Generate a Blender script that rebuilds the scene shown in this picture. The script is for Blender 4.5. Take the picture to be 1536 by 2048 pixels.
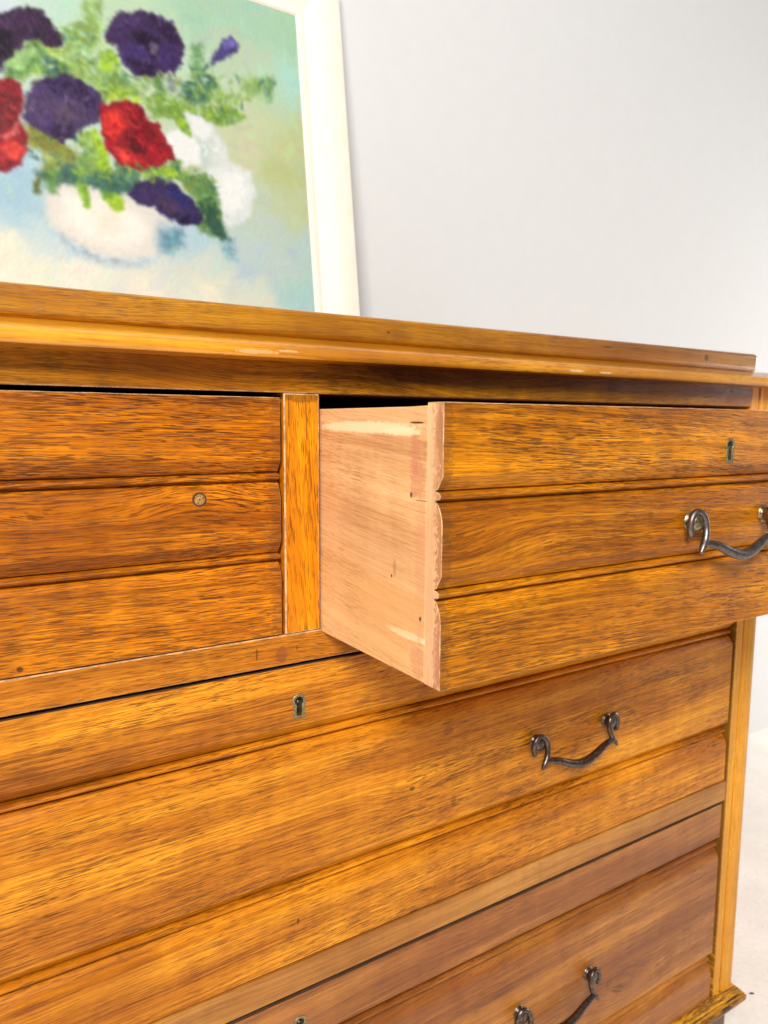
import bpy, bmesh, math, random
import numpy as np
from mathutils import Vector, Matrix

for o in list(bpy.data.objects):
    bpy.data.objects.remove(o, do_unlink=True)
SC = bpy.context.scene
COL = SC.collection
random.seed(4)

# ------------------------------------------------------------------ camera
cam = bpy.data.cameras.new('camera')
cam.sensor_fit = 'VERTICAL'
cam.sensor_height = 36.0
cam.lens = 1482.77 / 2048 * 36.0
cam.clip_start = 0.02
cam.clip_end = 50
cam.dof.use_dof = True
cam.dof.focus_distance = 0.49
cam.dof.aperture_fstop = cam.lens / 2.3
camo = bpy.data.objects.new('camera', cam)
COL.objects.link(camo)
right = Vector((0.84200403, -0.53942252, 0.00724991))
down = Vector((-0.05870894, -0.10498344, -0.99273951))
fwd = Vector((0.53626717, 0.83546503, -0.12006541))
m = Matrix((right, -down, -fwd)).transposed().to_4x4()
m.translation = Vector((-0.21823217, -0.46798072, -0.01970337))
camo.matrix_world = m
SC.camera = camo

# ------------------------------------------------------------------ light
world = bpy.data.worlds.new('World')
SC.world = world
world.use_nodes = True
bg = world.node_tree.nodes['Background']
bg.inputs[0].default_value = (1.0, 0.985, 0.97, 1)
bg.inputs[1].default_value = 0.23

def area(name, loc, target, sx, sy, power, color):
    l = bpy.data.lights.new(name, 'AREA')
    l.shape = 'RECTANGLE'
    l.size = sx
    l.size_y = sy
    l.energy = power
    l.color = color
    o = bpy.data.objects.new(name, l)
    COL.objects.link(o)
    o.location = loc
    d = Vector(target) - Vector(loc)
    o.rotation_euler = d.to_track_quat('-Z', 'Y').to_euler()
    return o
area('window_light', (-1.2, -1.65, 1.4), (0.1, 0, -0.15), 0.85, 0.85, 100, (1.0, 0.975, 0.94))
area('wall_fill_light', (2.5, -0.15, 0.0), (1.15, 0.545, -0.45), 0.8, 0.8, 17, (1.0, 0.98, 0.95))  # added unseen lamp that brightens the lower right wall and floor
SC.view_settings.view_transform = 'Standard'
SC.view_settings.look = 'None'
SC.view_settings.exposure = 0.0
SC.view_settings.gamma = 1.0
SC.cycles.max_bounces = 8
SC.cycles.use_denoising = True
SC.cycles.denoiser = 'OPENIMAGEDENOISE'
SC.cycles.denoising_input_passes = 'RGB_ALBEDO_NORMAL'

# ------------------------------------------------------------------ helpers
CO = Vector((0.0104, 0.26, -0.80))      # base of the chest

def srgb(r, g, b):
    f = lambda c: (c / 255 / 12.92) if c <= 10.3 else ((c / 255 + 0.055) / 1.055) ** 2.4
    return (f(r), f(g), f(b), 1.0)

class NT:
    def __init__(self, name):
        self.mat = bpy.data.materials.new(name)
        self.mat.use_nodes = True
        self.nt = self.mat.node_tree
        self.bsdf = self.nt.nodes['Principled BSDF']
    def new(self, t):
        return self.nt.nodes.new(t)
    def link(self, a, b):
        self.nt.links.new(a, b)
    def put(self, sock, v):
        if hasattr(v, 'is_output') or isinstance(v, bpy.types.NodeSocket):
            self.link(v, sock)
        else:
            sock.default_value = v
    def math(self, op, a, b=None, c=None, clamp=False):
        n = self.new('ShaderNodeMath')
        n.operation = op
        n.use_clamp = clamp
        self.put(n.inputs[0], a)
        if b is not None: self.put(n.inputs[1], b)
        if c is not None: self.put(n.inputs[2], c)
        return n.outputs[0]
    def mix(self, fac, a, b, blend='MIX'):
        n = self.new('ShaderNodeMix')
        n.data_type = 'RGBA'
        n.blend_type = blend
        self.put(n.inputs[0], fac)
        self.put(n.inputs[6], a)
        self.put(n.inputs[7], b)
        return n.outputs[2]
    def comb(self, x, y, z):
        n = self.new('ShaderNodeCombineXYZ')
        self.put(n.inputs[0], x); self.put(n.inputs[1], y); self.put(n.inputs[2], z)
        return n.outputs[0]
    def noise(self, vec, seed=0.0, scale=1.0, detail=2.0, rough=0.5, dist=0.0):
        n = self.new('ShaderNodeTexNoise')
        n.noise_dimensions = '4D'
        self.put(n.inputs['Vector'], vec)
        n.inputs['W'].default_value = seed
        n.inputs['Scale'].default_value = scale
        n.inputs['Detail'].default_value = detail
        n.inputs['Roughness'].default_value = rough
        n.inputs['Distortion'].default_value = dist
        return n.outputs[0]
    def rng(self, v, a, b, c=0.0, d=1.0, smooth=True):
        n = self.new('ShaderNodeMapRange')
        n.interpolation_type = 'SMOOTHSTEP' if smooth else 'LINEAR'
        self.put(n.inputs[0], v)
        n.inputs[1].default_value = a; n.inputs[2].default_value = b
        n.inputs[3].default_value = c; n.inputs[4].default_value = d
        return n.outputs[0]
    def ramp(self, v, stops):
        n = self.new('ShaderNodeValToRGB')
        self.put(n.inputs[0], v)
        cr = n.color_ramp
        while len(cr.elements) < len(stops): cr.elements.new(0.5)
        for e, (p, c) in zip(cr.elements, stops):
            e.position = p; e.color = c
        return n.outputs[0]
    def pos(self, off=(0, 0, 0)):
        tc = self.new('ShaderNodeTexCoord')
        va = self.new('ShaderNodeVectorMath')
        va.operation = 'ADD'
        self.link(tc.outputs['Object'], va.inputs[0])
        va.inputs[1].default_value = off
        sp = self.new('ShaderNodeSeparateXYZ')
        self.link(va.outputs[0], sp.inputs[0])
        return va.outputs[0], sp.outputs[0], sp.outputs[1], sp.outputs[2]
    def bump(self, h, strength, dist, normal=None):
        n = self.new('ShaderNodeBump')
        n.inputs['Strength'].default_value = strength
        n.inputs['Distance'].default_value = dist
        self.link(h, n.inputs['Height'])
        if normal is not None: self.link(normal, n.inputs['Normal'])
        return n.outputs[0]

# WOODCODE: an oiled walnut / mahogany with rings, fibres, open pores and marks
def wood(name, light, mid, dark, seed, grain='X', swirl=0.02, ring=70.0, ringmix=0.55, pore=0.85,
         knots=(), marks=(), rough=0.33, density=0.5, blotch=0.5, red=(0.36, 0.095, 0.006, 1), off=None, spec=0.22, coat=0.0, slope=0.0, ptint=None, pmin=0.35, drift_amt=0.8, pv_scale=1450.0):
    N = NT(name)
    P, X, Y, Z = N.pos(tuple(CO if off is None else off))
    u, v, w = {'X': (X, Z, Y), 'Z': (Z, X, Y), 'ZY': (Z, Y, X), 'Y': (Y, Z, X)}[grain]
    # wavy grain, bent round knots
    wob = N.noise(N.comb(N.math('MULTIPLY', u, 2.2), N.math('MULTIPLY', v, 7.0), N.math('MULTIPLY', w, 7.0)), seed, 1.0, 2.0, 0.45)
    v1 = N.math('ADD', v, N.math('MULTIPLY', N.math('SUBTRACT', wob, 0.5), swirl))
    wob2 = N.noise(N.comb(N.math('MULTIPLY', u, 14.0), N.math('MULTIPLY', v, 30.0), w), seed + 3.1, 1.0, 1.0)
    v1 = N.math('ADD', v1, N.math('MULTIPLY', N.math('SUBTRACT', wob2, 0.5), 0.0024))
    if slope:
        v1 = N.math('ADD', v1, N.math('MULTIPLY', u, slope))
    kmask = None
    for (ku, kv, a, b, amp) in knots:
        du = N.math('DIVIDE', N.math('SUBTRACT', u, ku), a)
        dv = N.math('DIVIDE', N.math('SUBTRACT', v, kv), b)
        r2 = N.math('ADD', N.math('MULTIPLY', du, du), N.math('MULTIPLY', dv, dv))
        g = N.math('POWER', 2.718, N.math('MULTIPLY', r2, -1.0))
        v1 = N.math('ADD', v1, N.math('MULTIPLY', g, amp))
    # growth bands
    bands = N.noise(N.comb(N.math('MULTIPLY', u, 0.8), N.math('MULTIPLY', v1, ring), N.math('MULTIPLY', w, 8.0)), seed + 7.7, 1.0, 3.0, 0.6)
    fine = N.noise(N.comb(N.math('MULTIPLY', u, 2.2), N.math('MULTIPLY', v1, ring * 6.5), N.math('MULTIPLY', w, 30.0)), seed + 1.3, 1.0, 3.0, 0.6)
    fib = N.noise(N.comb(N.math('MULTIPLY', u, 26.0), N.math('MULTIPLY', v1, 1250.0), N.math('MULTIPLY', w, 900.0)), seed + 2.9, 1.0, 3.0, 0.65)
    big = N.noise(N.comb(N.math('MULTIPLY', u, 5.0), N.math('MULTIPLY', v1, 16.0), N.math('MULTIPLY', w, 5.0)), seed + 11.0, 1.0, 3.0, 0.6)
    fig = N.noise(N.comb(N.math('MULTIPLY', u, 38.0), N.math('MULTIPLY', v, 15.0), w), seed + 5.0, 1.0, 3.0, 0.6)
    t = N.math('ADD', N.math('MULTIPLY', bands, ringmix), N.math('MULTIPLY', fine, 1.0 - ringmix))
    t = N.math('ADD', N.math('MULTIPLY', t, 0.62), N.math('MULTIPLY', fib, 0.38))
    t = N.math('ADD', t, N.math('MULTIPLY', N.math('SUBTRACT', fig, 0.5), 0.16))
    col = N.ramp(N.rng(t, 0.395, 0.615, 0.0, 1.0, False), [(0.0, light), (0.45, mid), (1.0, dark)])
    col = N.mix(N.math('MULTIPLY', N.rng(big, 0.45, 0.68), blotch), col, red)
    drift = N.noise(N.comb(N.math('MULTIPLY', u, 3.5), N.math('MULTIPLY', v1, 22.0), w), seed + 51.0, 1.0, 2.0, 0.5)
    col = N.mix(N.rng(drift, 0.38, 0.62, 0.0, drift_amt), col, (0.60, 0.47, 0.38, 1), 'MULTIPLY')
    # open pores: short dark dashes along the grain
    pv = N.noise(N.comb(N.math('MULTIPLY', u, 90.0), N.math('MULTIPLY', v1, 2000.0), N.math('MULTIPLY', w, 900.0)), seed + 17.0, 1.0, 1.5, 0.5)
    pv2 = N.noise(N.comb(N.math('MULTIPLY', u, 56.0), N.math('MULTIPLY', v1, pv_scale), N.math('MULTIPLY', w, 700.0)), seed + 19.0, 1.0, 1.0, 0.5)
    dens = N.noise(N.comb(N.math('MULTIPLY', u, 9.0), N.math('MULTIPLY', v1, 60.0), w), seed + 23.0, 1.0, 3.0, 0.6)
    thr = N.rng(dens, 0.30, 0.70, 0.065, -0.02)
    thr = N.math('ADD', thr, 0.10 * (0.5 - density) * 2)
    p1 = N.rng(N.math('SUBTRACT', pv, thr), 0.505, 0.60)
    p2 = N.rng(N.math('SUBTRACT', pv2, thr), 0.54, 0.63)
    pm = N.math('MAXIMUM', p1, N.math('MULTIPLY', p2, 0.9))
    patch = N.noise(N.comb(N.math('MULTIPLY', u, 6.0), N.math('MULTIPLY', v1, 14.0), w), seed + 61.0, 1.0, 2.0, 0.5)
    pm = N.math('MULTIPLY', pm, N.rng(patch, 0.38, 0.62, pmin * pore, pore))
    col = N.mix(pm, col, ptint or (0.075, 0.021, 0.003, 1))
    ro = N.math('ADD', rough - 0.06, N.math('MULTIPLY', fib, 0.18))
    hgt = N.math('SUBTRACT', N.math('MULTIPLY', fib, 0.35), pm)
    # marks: stains, wear and painted gap shade (u, v, half-length, half-height, colour, strength, raggedness)
    for k, (mu, mv, a, b, c, st, rag) in enumerate(marks):
        nn = N.noise(N.comb(N.math('MULTIPLY', u, 260.0), N.math('MULTIPLY', v, 420.0), w), seed + 31 + k, 1.0, 3.0, 0.6)
        du = N.math('DIVIDE', N.math('SUBTRACT', u, mu), a)
        dv = N.math('DIVIDE', N.math('SUBTRACT', v, mv), b)
        r = N.math('SQRT', N.math('ADD', N.math('MULTIPLY', du, du), N.math('MULTIPLY', dv, dv)))
        r = N.math('ADD', r, N.math('MULTIPLY', N.math('SUBTRACT', nn, 0.5), rag))
        col = N.mix(N.math('MULTIPLY', N.rng(r, 1.1, 0.7), st), col, c)
    N.link(col, N.bsdf.inputs['Base Color'])
    N.link(ro, N.bsdf.inputs['Roughness'])
    N.bsdf.inputs['Specular IOR Level'].default_value = spec
    N.bsdf.inputs['Coat Weight'].default_value = coat
    N.bsdf.inputs['Coat Roughness'].default_value = 0.16
    wav = N.noise(N.comb(N.math('MULTIPLY', u, 11.0), N.math('MULTIPLY', v, 26.0), N.math('MULTIPLY', w, 20.0)), seed + 41.0, 1.0, 2.0)
    nb = N.bump(wav, 0.22, 0.004)
    nb = N.bump(hgt, 0.35, 0.0004, nb)
    N.link(nb, N.bsdf.inputs['Normal'])
    return N.mat

def plain(name, c, rough=0.5, metal=0.0, var=0.0, scale=200.0, bump=0.0, spec=0.5, c2=None, lo=0.35, hi=0.65, bd=0.001):
    N = NT(name)
    P, X, Y, Z = N.pos()
    if var or c2:
        n = N.noise(P, 3.3, scale, 4.0, 0.6)
        col = N.mix(N.rng(n, lo, hi), c, c2 or tuple(x * (1 - var) for x in c[:3]) + (1,))
        N.link(col, N.bsdf.inputs['Base Color'])
        N.link(N.math('ADD', rough - 0.08, N.math('MULTIPLY', n, 0.2)), N.bsdf.inputs['Roughness'])
        if bump:
            N.link(N.bump(n, bump, bd), N.bsdf.inputs['Normal'])
    else:
        N.bsdf.inputs['Base Color'].default_value = c
        N.bsdf.inputs['Roughness'].default_value = rough
    N.bsdf.inputs['Metallic'].default_value = metal
    N.bsdf.inputs['Specular IOR Level'].default_value = spec
    return N.mat

class MB:
    def __init__(self):
        self.v = []; self.f = []
    def add(self, vs, fs):
        b = len(self.v)
        self.v += [tuple(x) for x in vs]
        self.f += [tuple(i + b for i in f) for f in fs]
    def box(self, x0, x1, y0, y1, z0, z1):
        vs = [(x, y, z) for z in (z0, z1) for y in (y0, y1) for x in (x0, x1)]
        self.add(vs, [(0, 2, 3, 1), (4, 5, 7, 6), (0, 1, 5, 4), (2, 6, 7, 3), (0, 4, 6, 2), (1, 3, 7, 5)])
        return self
    def prism(self, pts, a, b, axis='x', segs=1):
        """pts: closed polygon; axis x: (y, z) points, axis y: (x, z), axis z: (x, y)"""
        n = len(pts)
        vs = []
        for i in range(segs + 1):
            t = a + (b - a) * i / segs
            for p, q in pts:
                vs.append({'x': (t, p, q), 'y': (p, t, q), 'z': (p, q, t)}[axis])
        fs = []
        for i in range(segs):
            for k in range(n):
                k2 = (k + 1) % n
                fs.append((i * n + k, i * n + k2, (i + 1) * n + k2, (i + 1) * n + k))
        fs.append(tuple(range(n))[::-1])
        fs.append(tuple(segs * n + k for k in range(n)))
        self.add(vs, fs)
        return self
    def tube(self, pts, rads, n=12, sub=6):
        pts = [Vector(p) for p in pts]
        P = []; R = []
        for i in range(len(pts) - 1):
            p0 = pts[max(i - 1, 0)]; p1 = pts[i]; p2 = pts[i + 1]; p3 = pts[min(i + 2, len(pts) - 1)]
            for s in range(sub):
                t = s / sub
                P.append(0.5 * ((2 * p1) + (p2 - p0) * t + (2 * p0 - 5 * p1 + 4 * p2 - p3) * t * t + (3 * p1 - p0 - 3 * p2 + p3) * t ** 3))
                R.append(rads[i] * (1 - t) + rads[i + 1] * t)
        P.append(pts[-1]); R.append(rads[-1])
        T = [(P[min(i + 1, len(P) - 1)] - P[max(i - 1, 0)]).normalized() for i in range(len(P))]
        a = T[0].orthogonal().normalized()
        vs = []
        for i, p in enumerate(P):
            a = (a - T[i] * a.dot(T[i])).normalized()
            b = T[i].cross(a)
            for k in range(n):
                an = 2 * math.pi * k / n
                vs.append(p + (a * math.cos(an) + b * math.sin(an)) * R[i])
        fs = []
        for i in range(len(P) - 1):
            for k in range(n):
                k2 = (k + 1) % n
                fs.append((i * n + k, i * n + k2, (i + 1) * n + k2, (i + 1) * n + k))
        m_ = len(vs)
        vs.append(P[0] - T[0] * R[0] * 0.5); vs.append(P[-1] + T[-1] * R[-1] * 0.5)
        e = (len(P) - 1) * n
        for k in range(n):
            k2 = (k + 1) % n
            fs.append((k2, k, m_)); fs.append((e + k, e + k2, m_ + 1))
        self.add(vs, fs)
        return self
    def lathe_y(self, cx, cz, prof, n=20):
        """prof: (y, radius) along the y axis"""
        vs = []
        for y, r in prof:
            for k in range(n):
                an = 2 * math.pi * k / n
                vs.append((cx + r * math.cos(an), y, cz + r * math.sin(an)))
        fs = []
        for i in range(len(prof) - 1):
            for k in range(n):
                k2 = (k + 1) % n
                fs.append((i * n + k, i * n + k2, (i + 1) * n + k2, (i + 1) * n + k))
        fs.append(tuple(range(n))[::-1])
        e = (len(prof) - 1) * n
        fs.append(tuple(e + k for k in range(n)))
        self.add(vs, fs)
        return self
    def sweep(self, prof, xl, xr, yf, yb):
        """moulding round left, front and right: prof = (outward, z) closed polygon, mitred"""
        n = len(prof)
        vs = []
        for c in range(4):
            for o_, z in prof:
                vs.append([(xl - o_, yb, z), (xl - o_, yf - o_, z), (xr + o_, yf - o_, z), (xr + o_, yb, z)][c])
        fs = []
        for i in range(3):
            for k in range(n):
                k2 = (k + 1) % n
                fs.append((i * n + k, i * n + k2, (i + 1) * n + k2, (i + 1) * n + k))
        fs.append(tuple(range(n))[::-1]); fs.append(tuple(3 * n + k for k in range(n)))
        self.add(vs, fs)
        return self
    def build(self, name, mats, parent=None, origin=None, bevel=0.0, bseg=2, bmat=-1, smooth=None, label=None, kind=None):
        og = Vector(origin) if origin is not None else Vector((0, 0, 0))
        me = bpy.data.meshes.new(name)
        me.from_pydata([tuple(Vector(p) - og) for p in self.v], [], self.f)
        bm = bmesh.new(); bm.from_mesh(me)
        bmesh.ops.recalc_face_normals(bm, faces=bm.faces)
        bm.to_mesh(me); bm.free()
        o = bpy.data.objects.new(name, me)
        COL.objects.link(o)
        for mt in (mats if isinstance(mats, (list, tuple)) else [mats]):
            me.materials.append(mt)
        if parent is not None: o.parent = parent
        if bevel:
            md = o.modifiers.new('bevel', 'BEVEL')
            md.width = bevel; md.segments = bseg; md.limit_method = 'ANGLE'; md.angle_limit = math.radians(40)
            md.material = bmat
            md.harden_normals = False
        if smooth:
            for p in me.polygons: p.use_smooth = True
            me.set_sharp_from_angle(angle=math.radians(smooth))
        if label: o['label'] = label
        if kind: o['kind'] = kind
        return o

def rag(o, amp, scale=90.0, seed=1):
    """slightly uneven, hand worked edges"""
    from mathutils import noise as mn
    for vtx in o.data.vertices:
        c = vtx.co
        vtx.co += Vector((0, mn.noise(Vector((c.x * scale, c.z * scale, seed))) * amp, mn.noise(Vector((c.x * scale, c.z * 20, seed + 9))) * amp))

# ------------------------------------------------------------------ materials
L1c, M1c, D1c = (0.62, 0.225, 0.018, 1), (0.40, 0.125, 0.009, 1), (0.16, 0.042, 0.004, 1)
STAIN_AND_SHADE = (0.05, 0.02, 0.006, 1)
PALE = (0.80, 0.58, 0.36, 1)
W_small = wood('small_drawer_wood', (0.93, 0.345, 0.008, 1), (0.6, 0.185, 0.004, 1), (0.2, 0.05, 0.003, 1), 2.0, swirl=0.035, pmin=0.6, drift_amt=0.7, pv_scale=1250.0, pore=0.95, density=0.56, ring=62, slope=0.02,
               knots=[(-0.0607, -0.066, 0.034, 0.014, -0.006), (-0.15, -0.078, 0.03, 0.006, 0.004), (-0.105, -0.080, 0.022, 0.006, 0.003)],
               marks=[(-0.1703, -0.1652, 0.002, 0.002, STAIN_AND_SHADE, 0.8, 0.5), (-0.004, -0.075, 0.008, 0.16, (0.14, 0.045, 0.012, 1), 0.4, 3.2), (-0.045, -0.0712, 0.010, 0.0006, STAIN_AND_SHADE, 0.9, 0.4)], blotch=0.55)
W_open = wood('open_drawer_wood', (0.84, 0.318, 0.006, 1), (0.53, 0.18, 0.003, 1), (0.18, 0.052, 0.003, 1), 9.0, swirl=0.03, pmin=0.6, drift_amt=0.6, pv_scale=1250.0, pore=0.85, density=0.52, ring=58, slope=0.03,
              knots=[(0.036, -0.092, 0.05, 0.020, 0.012), (0.13, -0.03, 0.07, 0.012, 0.004)],
              marks=[(0.262, -0.0785, 0.003, 0.0015, STAIN_AND_SHADE, 0.8, 0.6), (0.270, -0.0785, 0.0022, 0.001, STAIN_AND_SHADE, 0.6, 0.6), (0.031, -0.09, 0.006, 0.2, (0.12, 0.045, 0.012, 1), 0.4, 3.2)], blotch=0.45)
W_long = wood('long_drawer_wood', (0.95, 0.41, 0.018, 1), (0.7, 0.25, 0.008, 1), (0.28, 0.078, 0.004, 1), 14.0, swirl=0.02, pmin=0.45, ring=75, slope=-0.03, density=0.38, pore=0.85, spec=0.28,
              knots=[(0.1117, -0.3158, 0.035, 0.008, 0.006)],
              marks=[(0.1117, -0.3158, 0.003, 0.0022, STAIN_AND_SHADE, 0.7, 0.8), (0.0085, -0.3927, 0.0012, 0.0025, STAIN_AND_SHADE, 0.8, 0.4), (0.1148, -0.4253, 0.006, 0.0022, STAIN_AND_SHADE, 0.8, 0.8),
                     (0.148, -0.2750, 0.006, 0.004, (0.2, 0.05, 0.03, 1), 0.45, 0.8), (0.155, -0.338, 0.003, 0.006, STAIN_AND_SHADE, 0.35, 0.9), (0.225, -0.35, 0.010, 0.004, STAIN_AND_SHADE, 0.35, 1.2)], blotch=0.25)
W_low = wood('lower_drawer_wood', (0.58, 0.235, 0.036, 1), (0.41, 0.145, 0.019, 1), (0.19, 0.06, 0.01, 1), 21.0, swirl=0.03, ring=55, slope=-0.02, density=0.3, pore=0.65,
             knots=[(0.40, -0.62, 0.05, 0.012, 0.012)], blotch=0.5, spec=0.5, red=(0.34, 0.11, 0.03, 1))
W_rail = wood('top_rail_wood', (0.74, 0.32, 0.008, 1), (0.54, 0.21, 0.005, 1), (0.2, 0.068, 0.003, 1), 31.0, swirl=0.09, pmin=0.6, ring=26, ringmix=0.5, pore=0.7,
              marks=[(0.025, 0.012, 0.014, 0.003, STAIN_AND_SHADE, 0.3, 1.0), (0.045, 0.004, 0.02, 0.002, STAIN_AND_SHADE, 0.3, 1.0), (-0.145, 0.012, 0.006, 0.004, STAIN_AND_SHADE, 0.3, 1.0)])
W_div = wood('drawer_rail_wood', (0.8, 0.33, 0.022, 1), (0.6, 0.205, 0.01, 1), (0.3, 0.09, 0.006, 1), 37.0, swirl=0.06, pmin=0.7, ring=34, pore=0.75, density=0.42,
             marks=[(-0.003, -0.184, 0.005, 0.006, (0.2, 0.05, 0.02, 1), 0.55, 0.9), (-0.022, -0.181, 0.0009, 0.005, STAIN_AND_SHADE, 0.6, 0.4), (0.009, -0.181, 0.001, 0.002, STAIN_AND_SHADE, 0.5, 0.4)])
W_div2 = wood('lower_rail_wood', (0.64, 0.30, 0.062, 1), (0.50, 0.215, 0.038, 1), (0.30, 0.12, 0.024, 1), 39.0, swirl=0.04, ring=40, pore=0.4, density=0.25, blotch=0.2, spec=0.35)
W_stile = wood('stile_wood', (0.88, 0.35, 0.006, 1), (0.74, 0.25, 0.004, 1), (0.42, 0.115, 0.004, 1), 43.0, grain='Z', swirl=0.03, ring=60, pmin=0.8, drift_amt=0.5, pv_scale=1250.0, pore=0.85, density=0.36, slope=0.06, blotch=0.6, red=(0.50, 0.14, 0.004, 1),
               marks=[(-0.003, 0.013, 0.004, 0.016, STAIN_AND_SHADE, 0.5, 1.2)])
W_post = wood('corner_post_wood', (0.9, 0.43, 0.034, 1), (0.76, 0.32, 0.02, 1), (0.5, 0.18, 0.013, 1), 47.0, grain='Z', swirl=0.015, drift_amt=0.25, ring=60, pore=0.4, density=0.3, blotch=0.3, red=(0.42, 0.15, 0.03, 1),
              marks=[(-0.45, 0.5537, 0.30, 0.0011, STAIN_AND_SHADE, 0.75, 2.0), (-0.45, 0.5685, 0.30, 0.0012, STAIN_AND_SHADE, 0.5, 2.0), (-0.60, 0.594, 0.03, 0.0012, STAIN_AND_SHADE, 0.6, 2.0)])  # first mark paints the drawer gap's shade; second darkens the groove
W_top = wood('top_board_wood', (0.68, 0.31, 0.005, 1), (0.52, 0.22, 0.004, 1), (0.28, 0.1, 0.003, 1), 53.0, swirl=0.03, ring=48, pore=0.6, density=0.45, blotch=0.3, rough=0.28, spec=0.5, coat=0.7,
             marks=[(0.4693, 0.0475, 0.0035, 0.0038, STAIN_AND_SHADE, 0.85, 0.4), (0.322, 0.0495, 0.006, 0.001, STAIN_AND_SHADE, 0.7, 0.8), (0.085, 0.046, 0.002, 0.001, STAIN_AND_SHADE, 0.7, 0.6)])
W_mould = wood('top_moulding_wood', (0.85, 0.38, 0.016, 1), (0.7, 0.28, 0.01, 1), (0.44, 0.14, 0.006, 1), 59.0, swirl=0.012, ring=60, pore=0.5, density=0.35, blotch=0.25, rough=0.26, spec=0.6, coat=0.7,
               marks=[(0.262, 0.0245, 0.009, 0.0011, PALE, 0.75, 2.4), (0.297, 0.0245, 0.008, 0.0010, PALE, 0.75, 2.4), (-0.028, 0.0243, 0.016, 0.0012, PALE, 0.4, 3.0), (-0.006, 0.0258, 0.008, 0.0008, PALE, 0.4, 1.8)])
W_plinth = wood('plinth_wood', (0.92, 0.47, 0.016, 1), (0.7, 0.31, 0.009, 1), (0.2, 0.07, 0.005, 1), 61.0, swirl=0.02, pmin=1.0, drift_amt=0.2, ring=150, pore=0.9, density=0.65, blotch=0.2,
                marks=[(0.50, -0.7055, 0.05, 0.0008, STAIN_AND_SHADE, 0.85, 0.8), (0.46, -0.7105, 0.07, 0.0008, STAIN_AND_SHADE, 0.8, 0.8), (0.565, -0.712, 0.011, 0.0035, STAIN_AND_SHADE, 0.95, 0.9), (0.582, -0.7065, 0.018, 0.0011, STAIN_AND_SHADE, 0.9, 0.6), (0.53, -0.7125, 0.04, 0.0010, STAIN_AND_SHADE, 0.85, 0.6)])
W_foot = wood('bracket_foot_wood', (0.20, 0.13, 0.08, 1), (0.14, 0.09, 0.05, 1), (0.07, 0.045, 0.03, 1), 67.0, blotch=0.2)
W_side = wood('drawer_side_wood', (0.9, 0.56, 0.28, 1), (0.81, 0.47, 0.205, 1), (0.6, 0.28, 0.11, 1), 71.0, grain='Y', swirl=0.03, drift_amt=0.35, ring=38, pore=0.42, density=0.35, blotch=0.4, red=(0.84, 0.46, 0.16, 1), rough=0.6, spec=0.25, slope=-0.10,
              ptint=(0.22, 0.08, 0.03, 1),
              marks=[(0.085, -0.0195, 0.064, 0.0040, (0.93, 0.74, 0.45, 1), 0.8, 0.9), (0.042, -0.0218, 0.022, 0.0026, (0.93, 0.74, 0.45, 1), 0.75, 1.0),
                     (0.0330, -0.1440, 0.026, 0.0026, (0.95, 0.74, 0.44, 1), 0.7, 0.6),
                     (0.025, -0.050, 0.008, 0.012, (0.55, 0.20, 0.11, 1), 0.5, 2.4), (0.027, -0.034, 0.006, 0.012, (0.55, 0.19, 0.11, 1), 0.5, 2.4), (0.020, -0.10, 0.006, 0.05, (0.66, 0.30, 0.16, 1), 0.4, 3.0),
                     (0.05, -0.13, 0.05, 0.016, (0.78, 0.42, 0.15, 1), 0.4, 1.0), (0.0260, -0.0164, 0.008, 0.0007, STAIN_AND_SHADE, 0.9, 0.5), (0.021, -0.158, 0.010, 0.010, (0.60, 0.24, 0.13, 1), 0.4, 1.0),
                     (0.0185, -0.0612, 0.010, 0.0004, STAIN_AND_SHADE, 0.6, 0.5), (0.048, -0.105, 0.002, 0.006, STAIN_AND_SHADE, 0.25, 1.0)])
W_end = wood('drawer_front_end_grain', (0.92, 0.63, 0.36, 1), (0.86, 0.54, 0.28, 1), (0.76, 0.42, 0.21, 1), 75.0, grain='ZY', swirl=0.004, drift_amt=0.3, ring=200, ringmix=0.35, pore=0.22, density=0.3, blotch=0.3, red=(0.72, 0.36, 0.19, 1), rough=0.65, spec=0.2,
             ptint=(0.16, 0.05, 0.02, 1), marks=[(-0.09, 0.0010, 0.2, 0.0046, (0.42, 0.17, 0.06, 1), 0.8, 5.0), (-0.03, 0.005, 0.05, 0.004, (0.50, 0.23, 0.10, 1), 0.6, 5.0), (-0.02, 0.004, 0.012, 0.004, (0.40, 0.18, 0.09, 1), 0.6, 1.5), (-0.150, 0.004, 0.02, 0.004, (0.55, 0.24, 0.14, 1), 0.6, 1.5)])
BARE = plain('worn_edge_wood', (0.72, 0.46, 0.24, 1), 0.6, var=0.55, scale=160, spec=0.2)
W_in = plain('interior_and_gap_shade_wood', (0.10, 0.055, 0.03, 1), 0.8, var=0.3, scale=60, spec=0.1)  # interior boards; also the painted gap shade on long drawer tops
METAL = plain('dark_bronze', (0.20, 0.16, 0.135, 1), 0.30, 1.0, scale=380, c2=(0.085, 0.062, 0.048, 1), bump=0.08, bd=0.0006)
IRON = plain('grey_bronze', (0.24, 0.21, 0.20, 1), 0.40, 1.0, scale=300, c2=(0.14, 0.11, 0.10, 1), bump=0.08, bd=0.0006)
BRASSY = plain('rubbed_brass', (0.50, 0.40, 0.24, 1), 0.32, 1.0, scale=420, c2=(0.14, 0.10, 0.06, 1), bump=0.3, bd=0.0008)
ESC = plain('aged_brass', (0.46, 0.38, 0.21, 1), 0.48, 1.0, scale=500, c2=(0.26, 0.20, 0.10, 1), bump=0.2, bd=0.0004)
LOCK = plain('steel_lock', (0.32, 0.30, 0.29, 1), 0.35, 1.0, scale=300, c2=(0.12, 0.11, 0.10, 1))
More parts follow.
